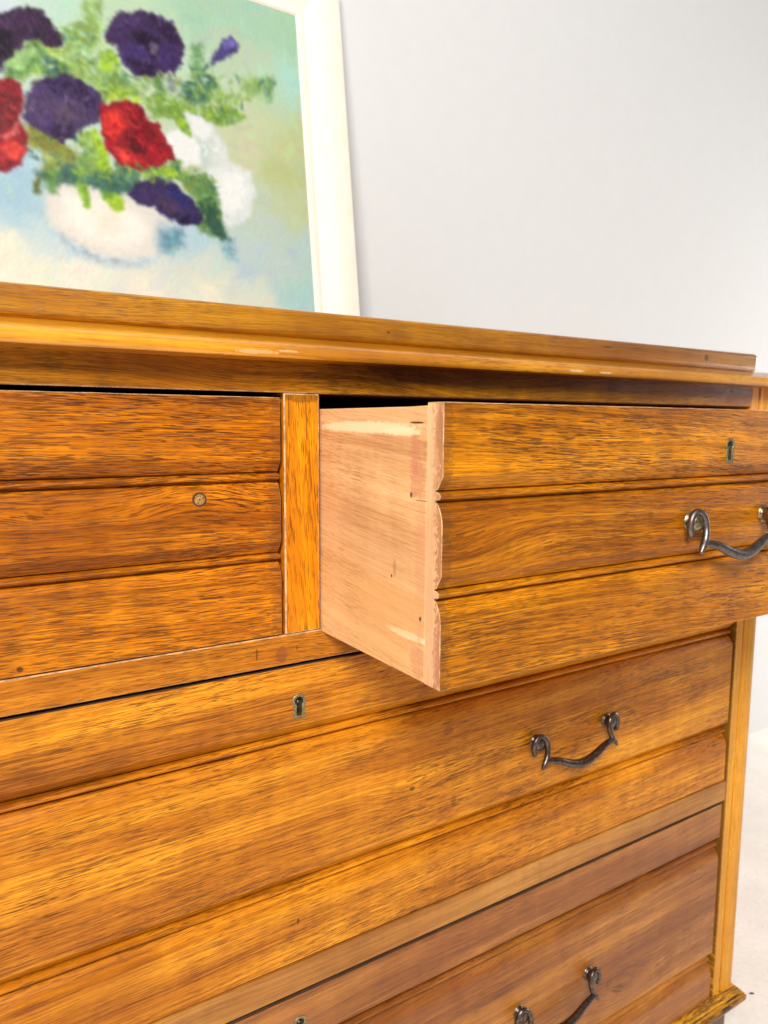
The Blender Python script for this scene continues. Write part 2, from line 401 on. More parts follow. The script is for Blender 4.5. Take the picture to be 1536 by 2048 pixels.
NAIL = plain('rusty_steel', (0.16, 0.14, 0.15, 1), 0.5, 0.8, scale=800, c2=(0.06, 0.04, 0.035, 1))
PLUG = plain('plug_wood', (0.46, 0.25, 0.08, 1), 0.75, scale=900, spec=0.15, c2=(0.14, 0.06, 0.015, 1), bump=0.5, bd=0.0006, lo=0.45, hi=0.6)
RINGM = plain('plug_glue_line', (0.05, 0.028, 0.012, 1), 0.7)
CREAM = plain('cream_frame_paint', (0.89, 0.85, 0.73, 1), 0.42, scale=40, c2=(0.86, 0.81, 0.68, 1), bump=0.08, bd=0.002)

# ------------------------------------------------------------------ setting
def grid(x0, x1, y0, y1, z): return [(x0, y0, z), (x1, y0, z), (x1, y1, z), (x0, y1, z)]
Nf = NT('pale_floor')
P, X, Y, Z = Nf.pos()
n1 = Nf.noise(P, 0.0, 9.0, 5.0, 0.65)
n2 = Nf.noise(P, 4.0, 120.0, 3.0, 0.6)
n3 = Nf.noise(P, 8.0, 210.0, 2.0, 0.5)
c = Nf.mix(Nf.rng(n1, 0.3, 0.7), (0.88, 0.83, 0.78, 1), (0.80, 0.74, 0.68, 1))
c = Nf.mix(Nf.math('MULTIPLY', Nf.rng(n2, 0.55, 0.72), 0.45), c, (0.62, 0.56, 0.50, 1))
c = Nf.mix(Nf.math('MULTIPLY', Nf.rng(n3, 0.68, 0.78), 0.6), c, (0.40, 0.34, 0.29, 1))
Nf.link(c, Nf.bsdf.inputs['Base Color'])
Nf.bsdf.inputs['Roughness'].default_value = 0.85
Nf.link(Nf.bump(n2, 0.5, 0.004), Nf.bsdf.inputs['Normal'])
b = MB(); b.add(grid(-4, 6, -4, 0.545, -0.80), [(0, 1, 2, 3)])
b.build('floor', Nf.mat, kind='structure')
WALL = plain('wall_paint', (0.695, 0.695, 0.695, 1), 0.8, scale=45, c2=(0.682, 0.682, 0.682, 1), bump=0.05, bd=0.002, spec=0.2)
b = MB(); b.add([(-4, 0.545, -0.80), (6, 0.545, -0.80), (6, 0.545, 2.0), (-4, 0.545, 2.0), (-4, 0.645, -0.80), (6, 0.645, -0.80), (6, 0.645, 2.0), (-4, 0.645, 2.0)],
                [(0, 1, 2, 3), (5, 4, 7, 6), (3, 2, 6, 7), (1, 0, 4, 5), (0, 3, 7, 4), (2, 1, 5, 6)])
b.build('wall', WALL, kind='structure')

# ------------------------------------------------------------------ the chest
chest = bpy.data.objects.new('chest_of_drawers', None)
COL.objects.link(chest)
chest.location = CO
chest.empty_display_size = 0.1
chest['label'] = 'golden brown wooden chest of drawers with one small top drawer pulled open'
chest['category'] = 'chest of drawers'

XL, XR = -0.5732, 0.594          # outer faces of the carcass
PL, PR = -0.5327, 0.5535         # inner edges of the corner posts
YB = 0.505
def part(b_, name, mat, **k): return b_.build(name, mat, chest, CO, **k)

# top board, rounded front edge
b = MB(); b.box(-0.5412, 0.562, 0.0, YB, 0.0372, 0.0565)
o = part(b, 'top_board', W_top, bevel=0.0048, bseg=5, smooth=50)
# moulding under it, swept round three sides
prof = [(-0.03, 0.0370), (0.0005, 0.0370), (0.0065, 0.0352), (0.0125, 0.0325), (0.0172, 0.0294), (0.0196, 0.0272), (0.0206, 0.0248), (0.0204, 0.0228), (0.0194, 0.0214), (0.0170, 0.0208), (-0.03, 0.0208)]
b = MB(); b.sweep(prof, XL, XR, 0.0, YB)
part(b, 'top_moulding', W_mould, smooth=38)
# front frame
b = MB(); b.box(PL, PR, 0.0, 0.022, 0.0, 0.0368)
part(b, 'top_rail', [W_rail, BARE], bevel=0.0006, bseg=1, bmat=1)
b = MB(); b.box(0.0003, 0.0277, 0.0004, 0.022, -0.1699, -0.0003)
part(b, 'centre_stile', [W_stile, BARE], bevel=0.0009, bseg=2, bmat=1)
b = MB(); b.box(PL, PR, 0.0002, 0.022, -0.1919, -0.1702)
part(b, 'drawer_rail', [W_div, BARE], bevel=0.0006, bseg=1, bmat=1)
b = MB(); b.box(PL, PR, 0.0002, 0.022, -0.4500, -0.4268)
part(b, 'drawer_rail', W_div2, bevel=0.0007, bseg=2)
b = MB(); b.box(PL, PR, 0.0002, 0.022, -0.7225, -0.7060)
part(b, 'bottom_rail', W_div, bevel=0.0007)
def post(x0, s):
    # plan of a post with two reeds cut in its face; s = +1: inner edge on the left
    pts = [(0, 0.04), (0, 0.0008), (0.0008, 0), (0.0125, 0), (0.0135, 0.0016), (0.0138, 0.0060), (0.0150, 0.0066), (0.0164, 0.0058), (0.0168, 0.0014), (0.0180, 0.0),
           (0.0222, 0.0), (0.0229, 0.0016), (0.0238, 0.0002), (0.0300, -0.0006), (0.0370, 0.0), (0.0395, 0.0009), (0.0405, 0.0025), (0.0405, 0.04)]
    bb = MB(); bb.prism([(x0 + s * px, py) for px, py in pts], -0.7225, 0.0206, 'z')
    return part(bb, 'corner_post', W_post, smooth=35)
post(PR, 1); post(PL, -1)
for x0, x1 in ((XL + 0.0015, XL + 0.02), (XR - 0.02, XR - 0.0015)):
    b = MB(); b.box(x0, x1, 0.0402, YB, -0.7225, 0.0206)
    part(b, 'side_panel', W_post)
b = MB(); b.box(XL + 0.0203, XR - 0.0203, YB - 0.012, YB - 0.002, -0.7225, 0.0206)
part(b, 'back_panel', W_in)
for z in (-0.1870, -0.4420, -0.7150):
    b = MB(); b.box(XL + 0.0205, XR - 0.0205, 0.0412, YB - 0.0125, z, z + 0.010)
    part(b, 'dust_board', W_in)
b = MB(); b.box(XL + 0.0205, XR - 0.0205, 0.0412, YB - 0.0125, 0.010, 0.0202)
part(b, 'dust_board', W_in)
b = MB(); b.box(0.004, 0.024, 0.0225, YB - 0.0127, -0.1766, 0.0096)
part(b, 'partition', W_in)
# plinth moulding and bracket feet
prof = [(-0.03, -0.7230), (-0.03, -0.6990), (0.0003, -0.6990), (0.0022, -0.6994), (0.0060, -0.7030), (0.0105, -0.7078), (0.0126, -0.7108), (0.0122, -0.7165), (0.0102, -0.7195), (0.004, -0.7230)]
b = MB(); b.sweep(prof, XL + 0.0015, XR - 0.0015, 0.0, YB)
part(b, 'plinth_moulding', W_plinth, smooth=30)
def foot(x, s, y, t):
    pts = [(0, -0.7234), (0, -0.80), (0.045, -0.80), (0.052, -0.775), (0.07, -0.757), (0.10, -0.748), (0.14, -0.744), (0.14, -0.7234)]
    bb = MB(); bb.prism([(x + s * px, pz) for px, pz in pts], y, y + t * 0.02, 'y')
    pts2 = [(0.0202, -0.7234), (0.0202, -0.80), (0.045, -0.80), (0.052, -0.775), (0.07, -0.757), (0.10, -0.748), (0.14, -0.744), (0.14, -0.7234)]
    bb.prism([(y + t * px, pz) for px, pz in pts2], x, x + s * 0.02, 'x')
    part(bb, 'bracket_foot', W_foot, bevel=0.001)
for x, s in ((XR - 0.004, -1), (XL + 0.004, 1)):
    foot(x, s, 0.004, 1); foot(x, s, YB - 0.004, -1)

# ------------------------------------------------------------------ drawers
def front_profile(zt, zb, beads, t, y=0.0006, dp=1.0):
    """closed (y, z) outline of a drawer front with beads run across it; beads = (top, bottom)"""
    pts = [(y + t, zt), (y, zt)]
    qd = 0.0068 if dp < 1.2 else 0.0109
    for bt, bb in beads:
        h = bt - bb
        pts += [(y, bt + 0.0084), (y + 0.0007 * dp, bt + 0.0074), (y + 0.0026 * dp, bt + 0.0044), (y + 0.0041 * dp, bt + 0.0020), (y + 0.0049 * dp, bt + 0.0006), (y + qd, bt + 0.0002), (y + qd, bt - 0.0004)]
        for k in range(7):
            a = math.pi * k / 6
            pts.append((y + 0.0049 * dp - 0.0028 * dp * math.sin(a), bt - 0.0007 - (h - 0.0014) * (1 - math.cos(a)) / 2))
        pts += [(y + qd, bb + 0.0003), (y + qd, bb - 0.0004), (y + 0.0052 * dp, bb - 0.0009), (y + 0.0040 * dp, bb - 0.0018), (y + 0.0027 * dp, bb - 0.0040), (y + 0.0013 * dp, bb - 0.0070), (y + 0.0004 * dp, bb - 0.0102), (y, bb - 0.0135)]
    pts += [(y, zb), (y + t, zb)]
    return pts

def keyhole(r, w, h0, n=14):
    """outline round the origin: disc of radius r over a slot of half width w down to -h0"""
    a0 = math.asin(w / r)
    pts = []
    for k in range(n + 1):
        a = -math.pi / 2 + a0 + (2 * math.pi - 2 * a0) * k / n
        pts.append((r * math.cos(a), r * math.sin(a)))
    pts += [(-w * 1.02, -h0), (w * 1.02, -h0)]
    return pts

def cut(o, outline, cx, cz, y0, y1):
    """cut a keyhole through the drawer front"""
    bb = MB(); bb.prism([(cx + px, cz + pz) for px, pz in outline], y0, y1, 'y')
    c_ = bb.build('cutter', BARE, o.parent, CO)
    bpy.context.view_layer.update()
    md = o.modifiers.new('hole', 'BOOLEAN')
    md.operation = 'DIFFERENCE'; md.object = c_; md.solver = 'EXACT'
    bpy.context.view_layer.update()
    dg = bpy.context.evaluated_depsgraph_get()
    me = bpy.data.meshes.new_from_object(o.evaluated_get(dg))
    o.modifiers.clear()
    old = o.data
    o.data = me
    bpy.data.objects.remove(c_, do_unlink=True)

def escutcheon(par, cx, cz, y):
    outer = keyhole(0.0056, 0.0046, 0.0128)
    inner = keyhole(0.0034, 0.0021, 0.0108)
    n = len(outer)
    ft, bk = y - 0.0006, y + 0.006
    vs = [(cx + a, ft, cz + c_) for a, c_ in outer] + [(cx + a, ft, cz + c_) for a, c_ in inner] + \
         [(cx + a, bk, cz + c_) for a, c_ in outer] + [(cx + a, bk, cz + c_) for a, c_ in inner]
    fs = []
    for k in range(n):
        k2 = (k + 1) % n
        fs += [(k, k2, n + k2, n + k), (k, 2 * n + k, 2 * n + k2, k2), (n + k, n + k2, 3 * n + k2, 3 * n + k), (2 * n + k, 3 * n + k, 3 * n + k2, 2 * n + k2)]
    bb = MB(); bb.add(vs, fs)
    bb.build('keyhole_escutcheon', ESC, par, CO, bevel=0.0002, bseg=1)
    bb = MB(); bb.box(cx - 0.0044, cx + 0.0044, y + 0.0064, y + 0.0080, cz - 0.0126, cz + 0.0054)
    bb.lathe_y(cx + 0.0003, cz - 0.0012, [(y + 0.0062, 0.0013), (y + 0.0022, 0.0013), (y + 0.0018, 0.0009)], 10)
    bb.build('lock_plate', LOCK, par, CO, bevel=0.0002)

def handle(par, cx, cz, y, mb, mp, sp=0.0472, sy=0.55):
    for s in (-1, 1):
        px = cx + s * sp
        prof = [(0.0003, 0.0062), (-0.0010, 0.0070), (-0.0022, 0.0066), (-0.0032, 0.0056), (-0.0044, 0.0052), (-0.0062, 0.0054), (-0.0080, 0.0064), (-0.0104, 0.0070), (-0.0128, 0.0064), (-0.0146, 0.0048), (-0.0156, 0.0026), (-0.0160, 0.0008)]
        bb = MB(); bb.lathe_y(px, cz, [(y + a * 0.62, r) for a, r in prof], 20)
        bb.build('handle_post', mp, par, CO, smooth=50)
    def at(a, c_, d): return (a, y - d * sy, c_)
    bb = MB()
    L, R = cx - sp, cx + sp
    for px, s in ((L, -1), (R, 1)):
        bb.tube([at(px + s * 0.0066, cz - 0.0092, 0.0125), at(px + s * 0.0084, cz - 0.0040, 0.0130), at(px + s * 0.0076, cz + 0.0030, 0.0135), at(px + s * 0.0025, cz + 0.0078, 0.0140),
                 at(px - s * 0.0040, cz + 0.0048, 0.0160), at(px - s * 0.0062, cz - 0.0030, 0.0180), at(px - s * 0.0046, cz - 0.0110, 0.0205), at(px - s * 0.0006, cz - 0.0170, 0.0225), at(px + s * 0.0026, cz - 0.0212, 0.0235)],
                [0.0023, 0.0025, 0.0024, 0.0023, 0.0024, 0.0025, 0.0026, 0.0025, 0.0014], 12, 5)
    q = []
    for s in (-1, 1):
        px = cx + s * sp
        a = [at(px - s * 0.0020, cz - 0.0150, 0.0220), at(px - s * 0.0085, cz - 0.0155, 0.0232), at(px - s * 0.0180, cz - 0.0178, 0.0250), at(px - s * 0.0300, cz - 0.0226, 0.0266), at(px - s * 0.0400, cz - 0.0254, 0.0274)]
        q.append(a)
    mid = at(cx, cz - 0.0262, 0.0276)
    pts = q[0] + [mid] + q[1][::-1]
    bb.tube(pts, [0.0025, 0.0028, 0.0033, 0.0038, 0.0041, 0.0042, 0.0041, 0.0038, 0.0033, 0.0028, 0.0025], 14, 6)
    bb.build('handle_bail', mb, par, CO, smooth=60)

def drawer_box(par, x0, x1, zt, zb, t, y1=0.46, mat=None):
    """sides, back and bottom behind the front"""
    y = 0.0006 + t
    for a in (x0, x1 - 0.010):
        bb = MB(); bb.prism([(y + 0.0002, zb + 0.0003), (y + 0.0002, zt - 0.0018), (y + 0.018, zt - 0.0022), (y1, zt - 0.0030), (y1, zb + 0.0003)], a, a + 0.010, 'x')
        bb.build('drawer_side', mat or W_side, par, CO, bevel=0.0005, bseg=2)
    bb = MB(); bb.box(x0 + 0.0102, x1 - 0.0102, y1 - 0.011, y1 - 0.001, zb + 0.012, zt - 0.008)
    bb.build('drawer_back', mat or W_side, par, CO)
    bb = MB(); bb.box(x0 + 0.0102, x1 - 0.0102, y + 0.0004, y1 - 0.0112, zb + 0.005, zb + 0.010)
    bb.build('drawer_bottom', mat or W_side, par, CO)

T = 0.0150
def make_front(x0, x1, zt, zb, beads, mats, seed, dp=1.0):
    bb = MB(); bb.prism(front_profile(zt, zb, beads, T, 0.0006, dp), x0, x1, 'x', 48)
    o = bb.build('drawer', mats, chest, CO, smooth=32)
    # end faces show their own grain
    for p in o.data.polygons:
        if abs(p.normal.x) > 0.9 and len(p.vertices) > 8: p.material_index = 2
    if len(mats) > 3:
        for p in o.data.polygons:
            if p.normal.z > 0.95 and p.center.z + CO.z > zt - 0.001: p.material_index = 3  # top edge coloured dark in place of shade in the gap above
    rag(o, 0.00022, 70, seed)
    md = o.modifiers.new('bevel', 'BEVEL')
    md.width = 0.0006; md.segments = 1; md.limit_method = 'WEIGHT'; md.material = 1
    me = o.data
    wt = me.attributes.new('bevel_weight_edge', 'FLOAT', 'EDGE')
    xa, xb = x0 - CO.x, x1 - CO.x
    for e in me.edges:
        a, b_ = me.vertices[e.vertices[0]].co, me.vertices[e.vertices[1]].co
        endk = abs(a.x - b_.x) < 1e-4 and (abs(a.x - xa) < 1e-3 or abs(a.x - xb) < 1e-3)
        rim = min(abs(a.z + CO.z - zt), abs(a.z + CO.z - zb)) < 0.0012 and min(abs(b_.z + CO.z - zt), abs(b_.z + CO.z - zb)) < 0.0012 and abs(a.x - b_.x) > 1e-3 and a.y + CO.y < 0.003
        wt.data[e.index].value = 1.0 if (endk or rim) else 0.0
    return o

# left small drawer, shut
SB = [(-0.0545, -0.0606), (-0.1110, -0.1168)]
d1 = make_front(PL + 0.0022, -0.0024, -0.0034, -0.1692, SB, [W_small, BARE, W_end], 3)
d1['label'] = 'shut small drawer with a wooden plug in its face'
drawer_box(d1, PL + 0.0022, -0.0024, -0.0034, -0.1692, T)
b = MB(); b.lathe_y(-0.0602, -0.0705, [(0.0012, 0.0047), (0.0003, 0.0046), (0.0003, 0.0040)], 24)
b.build('plug_ring', RINGM, d1, CO)
b = MB(); b.lathe_y(-0.0602, -0.0705, [(0.0010, 0.0037), (0.0003, 0.0036), (0.0001, 0.0030), (0.0000, 0.0010)], 18)
o = b.build('wooden_plug', PLUG, d1, CO, smooth=60)
handle(d1, -0.268, -0.087, 0.0006, METAL, METAL)

# right small drawer, pulled out
d2 = make_front(0.0298, 0.5513, -0.0050, -0.1692, SB, [W_open, BARE, W_end], 5)
d2['label'] = 'small drawer pulled open, its bare pinkish side showing'
cut(d2, keyhole(0.0056, 0.0046, 0.0128), 0.2963, -0.0315, -0.01, 0.008)
d2.location = (0, -0.1420, -0.0033)
drawer_box(d2, 0.0298, 0.5513, -0.0050, -0.1692, T)
escutcheon(d2, 0.2963, -0.0315, 0.0006)
handle(d2, 0.2990, -0.0855, 0.0006, IRON, BRASSY, sp=0.0462, sy=0.52)
for (y, z, r, dz) in ((-0.1114, -0.0585, 0.0012, 0.0), (-0.1221, -0.1310, 0.0010, 0.0), (-0.0912, -0.1105, 0.0007, 0.0)):
    bb = MB()
    yy = y + 0.142
    vs = [(0.0297, yy + r * math.cos(a) * 0.8, z + r * 1.5 * math.sin(a)) for a in [k * math.pi / 4 for k in range(8)]]
    vs += [(0.0292, yy + r * 0.6 * math.cos(a) * 0.8, z + r * 1.0 * math.sin(a)) for a in [k * math.pi / 4 + 0.2 for k in range(8)]]
    bb.add(vs, [(k, (k + 1) % 8, 8 + (k + 1) % 8, 8 + k) for k in range(8)] + [tuple(range(8, 16))])
    bb.build('nail', NAIL, d2, CO)

# two long drawers
LX0, LX1 = PL + 0.004, 0.5494
d3 = make_front(LX0, LX1, -0.1947, -0.4248, [(-0.2475, -0.2537), (-0.3635, -0.3697)], [W_long, W_long, W_end, W_in], 7, 1.45)
d3['label'] = 'upper long drawer under the open small drawer'
cut(d3, keyhole(0.0056, 0.0046, 0.0128), 0.0104, -0.2210, -0.01, 0.008)
escutcheon(d3, 0.0104, -0.2210, 0.0006)
handle(d3, 0.2955, -0.3075, 0.0006, METAL, METAL)
handle(d3, -0.2667, -0.3015, 0.0006, METAL, METAL)
d4 = make_front(LX0, LX1 - 0.001, -0.4538, -0.7050, [(-0.5020, -0.5082), (-0.6475, -0.6537)], [W_low, W_low, W_end, W_in], 9, 1.45)
d4['label'] = 'bottom long drawer of redder brown wood'
cut(d4, keyhole(0.0056, 0.0046, 0.0128), 0.0094, -0.4770, -0.01, 0.008)
escutcheon(d4, 0.0094, -0.4770, 0.0006)
handle(d4, 0.2855, -0.5735, 0.0006, METAL, METAL)
handle(d4, -0.2667, -0.5655, 0.0006, METAL, METAL)
for d, zt, zb in ((d3, -0.1947, -0.4254), (d4, -0.4538, -0.7050)):
    drawer_box(d, LX0, LX1 - 0.001, zt - 0.003, zb + 0.004, T)

# ------------------------------------------------------------------ the picture
STROKES = [
 ((146, 180, 98), 3.2, 2.8, [(-342.7,418.2), (-325.6,423.6), (-329.1,369.4), (-343.7,359.5), (-357.1,364.5), (-367.2,376), (-347.2,390.6)]),
 ((150, 190, 120), 3.2, 2.4, [(-367.2,376), (-347.8,381.7), (-336.2,346.8), (-349,320.1), (-367.1,335.7)]),
 ((146, 180, 98), 2.4, 2.0, [(-402.8,354.5), (-381.9,354.7), (-366.4,347.5), (-351.8,319.4), (-360.7,308.5), (-381.6,317.6), (-402.5,317.9), (-416.2,303.2), (-422.6,321)]),
 ((98, 140, 74), 2.4, 2.0, [(-422.1,329.5), (-405.4,353.7), (-387.3,353.2), (-393.7,334.4), (-410.5,313), (-431.5,299.3), (-433,315.5)]),
 ((66, 108, 92), 2.4, 2.0, [(-390.7,340.9), (-369.7,337.9), (-365.1,324.7), (-379.1,315.4), (-394.8,317.1)]),
 ((178, 208, 110), 2.0, 1.6, [(-392.7,350.2), (-376.5,356.2), (-365,347.8), (-365.6,337.6), (-377.6,338.7)]),
 ((146, 180, 98), 2.4, 2.0, [(-364.2,339.4), (-336,349.8), (-307.8,345.4), (-291.6,325.5), (-304.3,310.4), (-327.1,313.8), (-348.9,323.1)]),
 ((160, 200, 42), 1.6, 1.6, [(-329.8,358.9), (-317.9,366.6), (-309.7,361.4), (-309.1,348.1), (-319.9,336.3), (-330.9,342.4)]),
 ((110, 150, 100), 2.0, 2.0, [(-322.8,335.6), (-305.1,343.1), (-294.2,330.9), (-303.5,322.6), (-320.7,324.3)]),
 ((170, 200, 50), 2.0, 2.0, [(-326.3,325.8), (-303.3,325.6), (-286,320.8), (-283.6,312.3), (-307.5,306.6), (-327.7,304.8)]),
 ((176, 200, 160), 2.4, 2.0, [(-290.6,340.9), (-265.9,350.2), (-243.8,359), (-235,348.8), (-242.7,328.2), (-268.5,312.8), (-286.4,314.7)]),
 ((98, 140, 74), 2.0, 1.6, [(-271.9,351.7), (-259.7,351.8), (-255.2,328.3), (-265,319.8), (-268.3,337.4)]),
 ((120, 130, 150), 1.6, 1.2, [(-253.5,353.4), (-244.4,349.6), (-238.9,338.5), (-245.5,333.8)]),
 ((128, 168, 66), 2.4, 2.0, [(-281.8,315.8), (-261.4,326.8), (-236.6,326.6), (-204.8,321.5), (-212.3,307.1), (-244.5,303), (-272.6,296.6)]),
 ((140, 175, 90), 2.4, 2.0, [(-228.6,350.4), (-208.1,368.3), (-191.8,366.1), (-176.4,347.4), (-166.8,340), (-197.7,329.5), (-223.4,332.9)]),
 ((66, 108, 92), 2.8, 2.4, [(-235,348.8), (-212,357.8), (-200.3,338.4), (-207.9,323.9), (-230.1,328.1)]),
 ((120, 165, 110), 2.4, 2.0, [(-215.5,401.1), (-202.1,408), (-201.7,389), (-206.6,365.5), (-218.2,362.5), (-218.5,381.3)]),
 ((80, 120, 100), 1.2, 0.8, [(-208.1,368.3), (-193.7,386.4), (-190.6,384), (-205,365.9)]),
 ((66, 108, 92), 2.0, 2.0, [(-211.6,364.2), (-191.8,366.1), (-186,354.7), (-199.9,344.9), (-209.2,352.1)]),
 ((150, 180, 70), 2.0, 1.6, [(-204.6,324.7), (-177.1,337.6), (-150.5,325.9), (-172.1,312.9), (-199.3,306.8), (-212.1,310.3)]),
 ((110, 150, 60), 1.6, 1.2, [(-195.1,318.9), (-167.5,330.1), (-148.8,325.3), (-168.9,310.4), (-192.8,305.1)]),
 ((150, 185, 110), 3.6, 2.8, [(-151.1,366.7), (-135.9,383.7), (-118.8,374.8), (-127,359.4), (-148.8,350.9)]),
 ((120, 160, 110), 3.2, 2.4, [(-121.9,380.6), (-105.1,388.2), (-104,378.4), (-115.2,348.9), (-119.7,361.2)]),
 ((170, 200, 120), 4.0, 3.2, [(-176.6,344.2), (-148.5,354.2), (-145.4,348.4), (-170.4,335.9)]),
 ([(128, 168, 66), (98, 140, 74), (66, 108, 92), (146, 180, 98), (160, 200, 42), (140, 140, 52), (170, 200, 120), (90, 130, 110)], 420.0, 7.0, [(-405,359.5), (-321,407.2), (-296,348.5), (-207.4,378), (-170.4,335.9), (-192.8,305.1), (-244.7,299.8), (-286.4,314.7), (-327.7,304.8), (-408.3,308)]),
 ([(190, 218, 196), (200, 220, 180), (186, 214, 204), (172, 204, 160)], 120.0, 7.5, [(-414.7,367.9), (-320.2,419.3), (-264.9,365.8), (-186.6,393.1), (-142.4,342.5), (-180.1,295), (-245.1,293.5), (-304.3,310.4), (-361.9,290.8), (-423.9,301.3)]),
 ([(128, 168, 66), (98, 140, 74), (146, 180, 98), (150, 190, 120), (66, 108, 92)], 160.0, 6.5, [(-220.6,374.5), (-174.5,373.7), (-110.4,390.2), (-105,364.8), (-157.9,319.3), (-199.7,300.4), (-231,315.4)]),
 ((214, 222, 214), 2.4, 2.0, [(-234.6,309.9), (-215.2,312.8), (-193,301.8), (-179.6,279), (-177.7,256.8), (-194,240.8), (-210.4,241), (-221.6,267.2)]),
 ((236, 238, 236), 2.0, 2.0, [(-231.2,312.2), (-212.1,310.3), (-196.6,297.8), (-204.2,283.5), (-223.3,288.9)]),
 ((228, 234, 232), 2.4, 2.0, [(-206.9,244.8), (-175.8,260.4), (-148.8,252.5), (-142.1,224.1), (-154.9,192.5), (-178.4,175.9), (-191.5,180.4), (-192.9,209), (-201.6,226.7)]),
 ((245, 246, 242), 2.8, 2.4, [(-190.6,241.5), (-166.4,249.2), (-154,228.6), (-166.4,200.5), (-187.2,193.9)]),
 ((240, 242, 240), 2.0, 2.0, [(-260.1,277.9), (-239,291.7), (-217.6,277.5), (-209.5,253.8), (-239.3,240.2), (-250.6,258.2)]),
 ((196, 212, 205), 2.4, 2.0, [(-214.1,281.4), (-201.7,271.3), (-206.9,244.8), (-216.1,252.5)]),
 ((222, 228, 224), 2.4, 2.0, [(-193.7,292.1), (-181.5,275.4), (-182.9,255.8), (-196,259.7)]),
 ((128, 168, 66), 1.6, 1.2, [(-250.2,311), (-237.4,313.9), (-228.9,300.2), (-225.3,282.2), (-236.2,286.1), (-244.9,296.7)]),
 ((150, 190, 60), 1.2, 1.2, [(-244,309.3), (-233.5,302.3), (-229.8,287.5), (-240.3,294.6)]),
 ((232, 226, 214), 3.2, 0.6, [(-398.2,180.4), (-386.4,201), (-362.4,198.1), (-317.8,194.1), (-277.3,182.7), (-253.7,167.9), (-253.2,152.5), (-274.9,128.1), (-311.4,116), (-345.7,114.7), (-372.5,125.8), (-392.8,141.5), (-400.8,160.2)]),
 ((250, 244, 232), 5.6, 1.6, [(-379.5,183.6), (-335.5,185.2), (-296,170.7), (-285.4,151.1), (-316.2,131.8), (-352.7,135.7), (-381.4,154.7)]),
 ((168, 194, 214), 4.8, 2.0, [(-394.3,138.5), (-372.5,125.8), (-345.6,116.2), (-311.5,115.1), (-281.2,124.3), (-300,111.4), (-337.6,109.8), (-373.1,117.1)]),
 ((186, 202, 214), 4.8, 1.6, [(-271.9,171.3), (-247.4,168.9), (-255.2,146.1), (-274.9,128.1), (-279.7,145.8)]),
 ((250, 232, 214), 6.4, 1.2, [(-347.8,168.5), (-322.1,172.6), (-320.8,149), (-344.1,139.8)]),
 ((66, 108, 92), 2.4, 2.4, [(-409.7,203.7), (-377.1,221.3), (-333.4,218), (-292.5,222.6), (-287.8,205.3), (-323.6,193.1), (-356.9,199.1), (-394.8,192.3)]),
 ((100, 110, 50), 1.6, 1.6, [(-411.9,189.3), (-407.2,201.4), (-402.4,196.6), (-406.1,179.1), (-411.3,178.2)]),
 ((98, 140, 74), 2.0, 2.0, [(-399.2,205.7), (-383.1,211.6), (-390.3,181.8), (-398,183.3)]),
 ((140, 140, 52), 2.4, 2.0, [(-416.6,255.6), (-404,252.7), (-380.9,246.3), (-357.7,228), (-369.1,220), (-392.7,226.8), (-410.5,231.7), (-416.4,238.8)]),
 ((160, 175, 80), 2.4, 2.4, [(-397.9,225.7), (-371.5,225.3), (-388.4,210.6), (-399.2,205.7)]),
 ((120, 160, 80), 2.4, 2.0, [(-360.1,233.3), (-336.9,249.7), (-333.4,218), (-353.3,211.4), (-367.9,197.1), (-364.2,212.2)]),
 ((160, 200, 42), 1.6, 1.6, [(-355.7,260.3), (-341.4,266.3), (-328.7,245.5), (-327.6,219.1), (-335.2,211.8), (-343.8,230.7)]),
 ((146, 180, 98), 1.6, 1.6, [(-363.6,264.4), (-347.3,262.1), (-338.1,231.8), (-344.5,218.8), (-357,239.7)]),
 ((120, 170, 40), 1.6, 1.6, [(-366.5,197.4), (-355.4,200.8), (-351.6,173.8), (-357.3,171.4), (-362,183.7)]),
 ((160, 200, 42), 1.6, 1.6, [(-338.2,187.7), (-326.1,198.6), (-312.6,186.1), (-316.2,175), (-325,172.1)]),
 ((110, 160, 60), 1.6, 1.6, [(-340.2,199.1), (-325.9,201.6), (-323.8,190.1), (-335.5,185.2)]),
 ((66, 108, 92), 2.0, 2.0, [(-347.9,209.4), (-327.6,219.1), (-304.3,223.4), (-292.5,222.6), (-305.9,199.2), (-329.2,195.1), (-345.9,198.1)]),
 ((90, 130, 110), 2.0, 2.0, [(-321.1,232.2), (-292.3,225.7), (-299.3,209.3), (-319.1,217.7)]),
 ((146, 180, 98), 1.6, 1.6, [(-295.1,228.2), (-267.2,241.1), (-242.4,241.2), (-249.4,230.6), (-280.7,221.8)]),
 ((160, 200, 42), 1.6, 1.6, [(-289.3,226.2), (-264.4,237), (-242.6,238.1), (-246.7,224.9), (-268.2,227.1)]),
 ((98, 140, 74), 2.0, 2.0, [(-254.4,248.2), (-238.6,251.3), (-242.9,234.9), (-251.9,239.4)]),
 ((98, 140, 74), 2.4, 2.4, [(-243.1,231.8), (-207.3,238.4), (-195.6,218.2), (-191.1,186.9), (-208.1,181.1), (-226,203.5), (-240.8,219.7)]),
 ((46, 84, 66), 2.4, 2.0, [(-219.4,204.6), (-202.7,210.6), (-191.3,183.6), (-183.1,157.5), (-196.5,157.3), (-215.6,167.3), (-231.2,174.4)]),
 ((110, 150, 90), 2.0, 2.0, [(-231,177.6), (-211.8,174.2), (-206.3,159.1), (-222.3,163.2)]),
 ((100, 150, 170), 4.8, 2.8, [(-273.2,152.8), (-247.8,162.6), (-242.8,144.7), (-268.5,132)]),
 ((130, 175, 190), 4.0, 2.4, [(-197,150.8), (-179.6,159.6), (-176.3,134.2), (-188,136)]),
